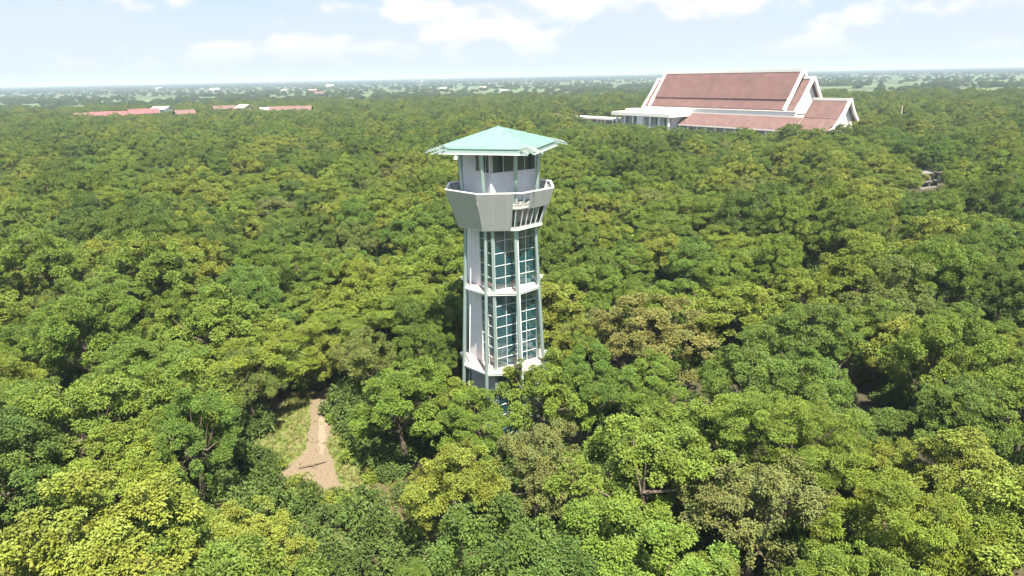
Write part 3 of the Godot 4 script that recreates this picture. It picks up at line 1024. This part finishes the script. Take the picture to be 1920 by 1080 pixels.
func make_woods() -> void:
	kinds = make_kinds()
	var r := RandomNumberGenerator.new()
	r.seed = 991
	var zone := FastNoiseLite.new()
	zone.seed = 8
	zone.frequency = 0.028
	var zone2 := FastNoiseLite.new()
	zone2.seed = 31
	zone2.frequency = 0.06
	var tall := FastNoiseLite.new()
	tall.seed = 77
	tall.frequency = 0.02
	# what must stay in sight
	for q in [[600, 765], [598, 800], [590, 840], [600, 880], [640, 860], [655, 885], [560, 880], [585, 745], [625, 825], [715, 925], [745, 940], [545, 885], [640, 895], [675, 885], [610, 900], [596, 738], [606, 782], [612, 802], [581, 820], [574, 858]]:
		shown.append(on_plane(q[0], q[1], 0.0))
	for q in [Vector3(-4.0, 6.0, -50.5), Vector3(-2.2, 5.9, -49.0), Vector3(-2.2, 4.9, -48.6), Vector3(-3.2, 9.0, -50.0), Vector3(0.5, 8.3, -49.2), Vector3(2.2, 9.0, -50.2), Vector3(-3.9, 8.0, -51.0)]:
		shown.append(q)
	for q in [Vector3(12.6, 6.2, -54.0), Vector3(9.0, 7.0, -56.0), Vector3(16.2, 7.0, -56.5)]: shown.append(q)
	for q in [Vector3(-1, 1.8, 3), Vector3(0, 3.4, 3)]: shown.append(on_plane(1722, 350, 0.0) + q)
	# trees placed by hand: [kind, variant, tint, x, z, width, height, label]
	var placed: Array = []
	var hand := [
		[0, 0, 1, 2.1, -45.4, 1.0, 1.06, "yellow-green tuft-leaved tree hiding the tower's right foot"],
		[1, 1, 1, 5.6, -46.6, 0.95, 1.04, "fresh green rounded tree beside the tower's right-hand columns"],
		[1, 0, 0, -8.2, -45.0, 1.28, 0.97, "big fresh green domed tree between dirt track and tower"],
		[0, 2, 2, 12.6, -58.0, 1.42, 1.0, ""],
		[1, 2, 0, -3.0, -43.6, 0.95, 0.85, "low fresh green tree hiding the tower's left foot"],
		[0, 1, 0, -4.3, -46.0, 0.76, 0.74, "small yellow-green tree against the tower's left foot"],
		[0, 1, 2, -3.4, -34.5, 0.85, 0.85, "yellow-green tuft-leaved tree by the dark hollow below the clearing"],
		[4, 0, 2, 1.2, -36.5, 1.0, 0.95, "pale olive tree standing in front of the tower"],
	]
	for hd in hand:
		var sc := Vector3(hd[5], hd[6], hd[5])
		if hd[3] == 12.6:
			# the one turning orange
			var k: Kind = kinds[0]
			var t := thing("yellowing_tree", "wide tree with tan-yellow leaves among green ones near the tower", "tree", Vector3(hd[3], 0, hd[4]), 0.6)
			t.scale = sc
			part("trunk", k.trunks[2], mats.bark, t)
			part("crown", k.crowns[2], leaf_mat(Color(0.225, 0.220, 0.060)), t)
		else:
			plant(hd[0], hd[1], hd[2], Vector3(hd[3], 0, hd[4]), sc, r.randf() * TAU, hd[7])
		placed.append(Vector3(hd[3], hd[4], 3.4 * hd[5]))
	# candidates in random order, kept apart by their own widths
	var cand: Array = []
	var step := 3.4
	for iz in 240:
		var z := -10.0 - iz * step * 0.9
		var half := -z * 0.80 + 12.0
		var nx := int(half * 2.0 / step)
		for ix in nx:
			var x := -half + (ix + (0.5 if iz % 2 else 0.0)) * step + r.randf_range(-1.5, 1.5)
			var w := lerpf(0.52, 1.36, pow(r.randf(), 1.4))
			cand.append([x, z + r.randf_range(-1.5, 1.5), w, w + r.randf() * 0.5])
	cand.sort_custom(func(p, q): return p[3] > q[3])
	var cells := {}
	var kept: Array = []
	for cd in cand:
		var reach: float = 2.28 * cd[2]
		var cx := int(floor(cd[0] / 8.0)); var cz := int(floor(cd[1] / 8.0))
		var clash := false
		for gx in range(cx - 1, cx + 2):
			for gz in range(cz - 1, cz + 2):
				for o in cells.get(Vector2i(gx, gz), []):
					var dx: float = o[0] - cd[0]; var dz: float = o[1] - cd[1]
					var lim: float = reach + o[2]
					if dx * dx + dz * dz < lim * lim: clash = true; break
		if clash: continue
		var key := Vector2i(cx, cz)
		if not cells.has(key): cells[key] = []
		cells[key].append([cd[0], cd[1], reach])
		kept.append(cd)
	kept.sort_custom(func(p, q): return p[0] * p[0] + p[1] * p[1] < q[0] * q[0] + q[1] * q[1])
	cand = kept
	var hall_at := Vector2(94.85, -307.0)
	var hx := Vector2(0.556, 0.831); var hz := Vector2(-0.831, 0.556)
	var lane := [on_plane(1500, 560), on_plane(1560, 690), on_plane(1700, 840), on_plane(1885, 950), on_plane(1990, 1050)]
	var single := 0
	var far: Array = [[], [], [], [], []]
	for cd in cand:
		var x: float = cd[0]
		var z: float = cd[1]
		var dist := Vector2(x, z).length()
		if dist > 720.0 + 120.0 * zone.get_noise_2d(x * 0.3, z * 0.3): continue
		var zn := zone.get_noise_2d(x, z) * 1.1 + zone2.get_noise_2d(x, z) * 0.5 + r.randf_range(-0.28, 0.28)
		var kind := 0
		if zn < -0.34: kind = 3
		elif zn < -0.12: kind = 1
		elif zn < 0.10: kind = 2 if r.randf() < 0.5 else 1
		elif zn < 0.32: kind = 0
		else: kind = 4 if r.randf() < 0.28 else 0
		if r.randf() < 0.09: kind = r.randi() % 5
		var wd: float = cd[2] * 1.06
		var ht := lerpf(0.62, 1.12, smoothstep(0.5, 1.35, wd)) * r.randf_range(0.84, 1.16) * (1.0 + 0.25 * tall.get_noise_2d(x + 500.0, z))
		ht = clampf(ht, 0.52, 1.3)
		# keep clear of the tower, the hall and its wings
		if Vector2(x + 0.78, z + 52.0).length() < 3.9 + 2.2 * wd: continue
		var hp := Vector2(x, z) - hall_at
		var hl := Vector2(hp.dot(hx), hp.dot(hz))
		if hl.x > -110 and hl.x < 62 and hl.y > -16 and hl.y < 29: continue
		if hl.x > -60 and hl.x < 62 and hl.y >= 29 and hl.y < 75: ht = minf(ht, 0.74)
		for bd: Vector3 in open_before:
			var dp := Vector2(x - bd.x, z - bd.z)
			var toward := Vector2(bd.x, bd.z).normalized()
			var ahead := -dp.dot(toward)
			if ahead > -14.0 and ahead < 110.0 and absf(dp.cross(toward)) < bd.y: ht = minf(ht, 0.92)
		var bad := false
		for k in lane.size() - 1:
			var q := Geometry2D.get_closest_point_to_segment(Vector2(x, z), Vector2(lane[k].x, lane[k].z), Vector2(lane[k + 1].x, lane[k + 1].z))
			if q.distance_to(Vector2(x, z)) < 0.3 + 1.1 * wd: bad = true
		for p in placed:
			if Vector2(p.x - x, p.y - z).length() < (p.z + 3.2 * wd) * 0.62: bad = true; break
		if bad: continue
		if dist < 200:
			var tries := 0
			while tries < 3 and hides(x, z, 4.3 * wd, 10.4 * ht):
				wd *= 0.8
				ht *= 0.74
				tries += 1
			if tries == 3: continue
		var pix := to_pixel(Vector3(x, 9.0 * ht, z))
		var tint := r.randi() % 3
		if single < 294 and pix.x > -150 and pix.x < 2070 and pix.y < 1300:
			plant(kind, r.randi() % 3, tint, Vector3(x, 0, z), Vector3(wd, ht, wd), r.randf() * TAU)
			single += 1
		elif single >= 294 or pix.y < 900:
			far[kind].append([x, z, wd, ht, tint])
	# the rest of the wood, past the limit: one mass
	var mass := Node3D.new()
	mass.name = "woodland"
	add_child(mass)
	mass.set_meta("kind", "stuff")
	mass.set_meta("label", "mixed green woodland canopy stretching away behind the tower")
	mass.set_meta("category", "woodland")
	for kd in 5:
		var k: Kind = kinds[kd]
		var white := leaf_mat(Color.WHITE)
		for v in 2:
			var rows: Array = []
			for q in far[kd].size():
				if q % 2 == v: rows.append(far[kd][q])
			if rows.is_empty(): continue
			var am := ArrayMesh.new()
			am.add_surface_from_arrays(Mesh.PRIMITIVE_TRIANGLES, k.crowns[v].surface_get_arrays(0))
			am.surface_set_material(0, white)
			am.add_surface_from_arrays(Mesh.PRIMITIVE_TRIANGLES, k.trunks[v].surface_get_arrays(0))
			am.surface_set_material(1, mats.bark)
			var mm := MultiMesh.new()
			mm.transform_format = MultiMesh.TRANSFORM_3D
			mm.use_colors = true
			mm.mesh = am
			mm.instance_count = rows.size()
			for q in rows.size():
				var e: Array = rows[q]
				var b := Basis(Vector3.UP, r.randf() * TAU).scaled(Vector3(e[2], e[3], e[2]))
				mm.set_instance_transform(q, Transform3D(b, Vector3(e[0], 0, e[1])))
				var cl: Color = k.cols[e[4]] * (1.1 * r.randf_range(0.88, 1.15))
				mm.set_instance_color(q, Color(minf(cl.r, 1), minf(cl.g, 1), minf(cl.b, 1)))
			var mi := MultiMeshInstance3D.new()
			mi.name = "tree_mass"
			mi.multimesh = mm
			mass.add_child(mi, true)
	make_undergrowth(r, lane, zone2)
	print("single trees ", single, " far ", far.map(func(a): return a.size()))
	make_plain_trees(r)

func make_undergrowth(r: RandomNumberGenerator, lane: Array, patch: FastNoiseLite) -> void:
	var p := {r = 1.3, y = 0.5, h = 1.3, lobes = 6, lobe = 0.5, flat = 0.8, puffs = 70, puff = 0.34, tuft = 0.8, leaves = 34, leaf = 0.24, width = 0.11, droop = 0.1, upright = 0.5}
	var cr := make_crown(r, p)
	var am: ArrayMesh = cr[0].mesh()
	am.surface_set_material(0, leaf_mat(Color.WHITE))
	make_stem(r, cr[1]).mesh(am)
	am.surface_set_material(1, mats.bark)
	var spots: Array = []
	for k in 5200:
		var a := r.randf_range(-0.75, 0.75)
		var d := 150.0 * sqrt(r.randf())
		var x := sin(a) * d
		var z := -cos(a) * d
		if d < 14.0 or Vector2(x + 0.78, z + 52.0).length() < 4.4: continue
		if patch.get_noise_2d(x * 1.7, z * 1.7) < -0.22: continue
		var bad := hides(x, z, 1.3, 2.4)
		for q in lane.size() - 1:
			if Geometry2D.get_closest_point_to_segment(Vector2(x, z), Vector2(lane[q].x, lane[q].z), Vector2(lane[q + 1].x, lane[q + 1].z)).distance_to(Vector2(x, z)) < 1.7: bad = true
		if not bad: spots.append(Vector2(x, z))
	var mm := MultiMesh.new()
	mm.transform_format = MultiMesh.TRANSFORM_3D
	mm.use_colors = true
	mm.mesh = am
	mm.instance_count = spots.size()
	for q in spots.size():
		var s := r.randf_range(0.6, 1.3)
		mm.set_instance_transform(q, Transform3D(Basis(Vector3.UP, r.randf() * TAU).scaled(Vector3(s, s * r.randf_range(0.8, 1.3), s)), Vector3(spots[q].x, 0, spots[q].y)))
		var d := r.randf_range(0.75, 1.1)
		mm.set_instance_color(q, Color(0.12 * d, 0.18 * d, 0.04 * d))
	var mi := MultiMeshInstance3D.new()
	mi.name = "undergrowth"
	mi.multimesh = mm
	add_child(mi)
	mi.set_meta("kind", "stuff")
	mi.set_meta("label", "low green undergrowth between the trunks of the wood")
	mi.set_meta("category", "undergrowth")

func make_plain_trees(r: RandomNumberGenerator) -> void:
	# hedgerows, copses and far woods on the plain
	var p := {r = 3.6, y = 3.0, h = 5.0, lobes = 9, lobe = 0.46, flat = 0.9, puffs = 110, puff = 0.8, tuft = 0.8, leaves = 20, leaf = 0.8, width = 0.5, droop = 0.2, upright = 0.5}
	var lo: ArrayMesh = make_crown(r, p)[0].mesh()
	lo.surface_set_material(0, leaf_mat(Color.WHITE))
	var clump := FastNoiseLite.new()
	clump.seed = 19
	clump.frequency = 1.0
	var rows: Array = []
	var tries := 0
	while rows.size() < 15000 and tries < 140000:
		tries += 1
		var f := r.randf()
		var dist := 640.0 * pow(16.0, f)
		var ang := deg_to_rad(r.randf_range(-42, 42))
		var x := sin(ang) * dist
		var z := -cos(ang) * dist
		var n := clump.get_noise_2d(x / 260.0, z / 90.0) + 0.5 * clump.get_noise_2d(x / 120.0 + 50.0, z / 70.0)
		var far_wood := smoothstep(2200.0, 5200.0, dist)
		if n < 0.30 - far_wood * 0.55 and r.randf() > 0.015: continue
		var grow := 1.0 + far_wood * 2.5
		rows.append([x, z, r.randf_range(0.8, 1.7) * grow, r.randf_range(0.7, 1.35) * (1.0 + far_wood * 0.35)])
	var mm := MultiMesh.new()
	mm.transform_format = MultiMesh.TRANSFORM_3D
	mm.use_colors = true
	mm.mesh = lo
	mm.instance_count = rows.size()
	for q in rows.size():
		var e: Array = rows[q]
		var b := Basis(Vector3.UP, r.randf() * TAU).scaled(Vector3(e[2], e[3], e[2]))
		mm.set_instance_transform(q, Transform3D(b, Vector3(e[0], -1.5 * e[3], e[1])))
		var d := r.randf_range(0.7, 1.15)
		mm.set_instance_color(q, Color(0.095 * d, 0.145 * d, 0.036 * d))
	var mi := MultiMeshInstance3D.new()
	mi.name = "far_trees"
	mi.multimesh = mm
	add_child(mi)
	mi.set_meta("kind", "stuff")
	mi.set_meta("label", "hazy hedgerows and copses on the plain towards the horizon")
	mi.set_meta("category", "trees")
	print("plain trees ", rows.size())

# ---------------------------------------------------------------- the clearing
func make_clearing() -> void:
	var r := RandomNumberGenerator.new()
	r.seed = 5151
	var grass_out := [on_plane(570, 735), on_plane(640, 735), on_plane(680, 800), on_plane(720, 880), on_plane(800, 930), on_plane(830, 1010), on_plane(740, 1040), on_plane(600, 1020), on_plane(440, 960), on_plane(430, 880), on_plane(500, 800), on_plane(545, 740)]
	var cols := [lin(0.085, 0.12, 0.026), lin(0.11, 0.15, 0.032), lin(0.14, 0.155, 0.042), lin(0.155, 0.145, 0.06), lin(0.17, 0.135, 0.075)]
	var meadow := structure("meadow", flat_patch(rough_outline(grass_out, 0.35, 0.8), 0.02), textured("meadow", blotch(41, 0.02, cols, 256, 5), 6.0, 0.95))
	var dirt_out := [on_plane(588, 735), on_plane(606, 738), on_plane(618, 775), on_plane(622, 800), on_plane(614, 840), on_plane(628, 875), on_plane(640, 915), on_plane(596, 920), on_plane(560, 895), on_plane(525, 895), on_plane(540, 872), on_plane(572, 850), on_plane(583, 800), on_plane(580, 768)]
	var dc := [lin(0.125, 0.095, 0.06), lin(0.15, 0.115, 0.075), lin(0.175, 0.135, 0.09), lin(0.205, 0.16, 0.11), lin(0.24, 0.19, 0.135)]
	structure("dirt_path", flat_patch(rough_outline(dirt_out, 0.22, 0.5), 0.045), textured("dirt", blotch(43, 0.03, dc, 512, 6), 3.0, 0.95))
	var rut := [on_plane(600, 780), on_plane(612, 785), on_plane(610, 830), on_plane(606, 860), on_plane(600, 850), on_plane(596, 820)]
	structure("sandy_rut", flat_patch(rough_outline(rut, 0.12, 0.4), 0.055), textured("rut", blotch(44, 0.03, tones(Color(0.23, 0.185, 0.135), 0.2), 256, 5), 3.0, 0.95))
	# bare red soil in the hollow under the trees
	var soil := [on_plane(690, 915), on_plane(760, 910), on_plane(900, 930), on_plane(930, 1000), on_plane(850, 1010), on_plane(740, 985)]
	structure("bare_soil", flat_patch(rough_outline(soil, 0.3, 0.7), 0.035), textured("soil", blotch(45, 0.02, tones(Color(0.10, 0.07, 0.045), 0.5), 256, 5), 4.0, 0.95))
	# grass blades over the meadow
	var blade := Geo.new()
	for k in 9:
		var an := r.randf() * TAU
		var d := Vector3(cos(an), 0, sin(an))
		var s := d.cross(Vector3.UP) * 0.018
		var o := Vector3(r.randf_range(-0.12, 0.12), 0, r.randf_range(-0.12, 0.12))
		var hgt := r.randf_range(0.12, 0.34)
		blade.tri(o - s, o + s, o + d * hgt * 0.5 + Vector3(0, hgt, 0))
	var bm := blade.mesh()
	var gm := leaf_mat(Color.WHITE)
	bm.surface_set_material(0, gm)
	var poly := PackedVector2Array()
	for q in grass_out: poly.append(Vector2(q.x, q.z))
	var dirt := PackedVector2Array()
	for q in dirt_out: dirt.append(Vector2(q.x, q.z))
	var spots: Array = []
	for k in 16000:
		var p := Vector2(r.randf_range(-26, -3), r.randf_range(-60, -32))
		if Geometry2D.is_point_in_polygon(p, poly) and not (Geometry2D.is_point_in_polygon(p, dirt) and r.randf() < 0.97): spots.append(p)
	var mm := MultiMesh.new()
	mm.transform_format = MultiMesh.TRANSFORM_3D
	mm.use_colors = true
	mm.mesh = bm
	mm.instance_count = spots.size()
	for k in spots.size():
		mm.set_instance_transform(k, Transform3D(Basis(Vector3.UP, r.randf() * TAU).scaled(Vector3.ONE * r.randf_range(0.6, 1.3)), Vector3(spots[k].x, 0.02, spots[k].y)))
		var dry := r.randf()
		mm.set_instance_color(k, Color(0.11 + 0.08 * dry, 0.17, 0.034 + 0.02 * dry))
	var gi := MultiMeshInstance3D.new()
	gi.name = "grass"
	gi.multimesh = mm
	add_child(gi)
	gi.set_meta("kind", "stuff")
	gi.set_meta("label", "short yellowish grass round the dirt clearing")
	gi.set_meta("category", "grass")
	# shrubs at the clearing's edge
	var sp := {r = 0.8, y = 0.15, h = 0.7, lobes = 5, lobe = 0.55, flat = 0.85, puffs = 60, puff = 0.22, tuft = 0.8, leaves = 36, leaf = 0.17, width = 0.08, droop = 0.2, upright = 0.6}
	var shrub_meshes := []
	for k in 3:
		var cr := make_crown(r, sp)
		shrub_meshes.append([cr[0].mesh(), make_stem(r, cr[1]).mesh()])
	for q in [[652, 800], [660, 835], [672, 862], [700, 895], [520, 880], [640, 790], [785, 1000], [690, 950], [640, 945], [610, 950], [566, 925]]:
		var at := on_plane(q[0], q[1])
		var t := thing("shrub", "low leafy green shrub on the edge of the dirt clearing", "shrub", at, r.randf() * TAU, "shrubs round the dirt clearing")
		t.scale = Vector3.ONE * r.randf_range(0.7, 1.25)
		var v := r.randi() % 3
		part("foliage", shrub_meshes[v][0], (kinds[r.randi() % 3] as Kind).tints[r.randi() % 3], t)
		part("stem", shrub_meshes[v][1], mats.bark, t)
	# a fallen branch across the track
	var fb := thing("fallen_branch", "bare grey branch lying across the dirt clearing", "branch", on_plane(560, 880), 0.0)
	var g := Geo.new()
	var d1 := on_plane(612, 868) - on_plane(560, 880)
	g.tube([Vector3(0, 0.1, 0), d1 * 0.5 + Vector3(0, 0.16, 0.12), d1 + Vector3(0, 0.12, 0)], [0.09, 0.07, 0.03], 6)
	gpart("limb", g, mats.bark, fb)
	g = Geo.new()
	g.tube([d1 * 0.45 + Vector3(0, 0.14, 0.1), d1 * 0.7 + Vector3(0.2, 0.4, 0.8)], [0.04, 0.015], 5)
	gpart("twig", g, mats.bark, fb)

func make_stem(r: RandomNumberGenerator, lobes: Array) -> Geo:
	var g := Geo.new()
	for l in lobes:
		var e: Vector3 = l[0]
		g.tube([Vector3(r.randf_range(-0.06, 0.06), -0.05, r.randf_range(-0.06, 0.06)), e * 0.5, e], [0.035, 0.025, 0.01], 5)
	return g
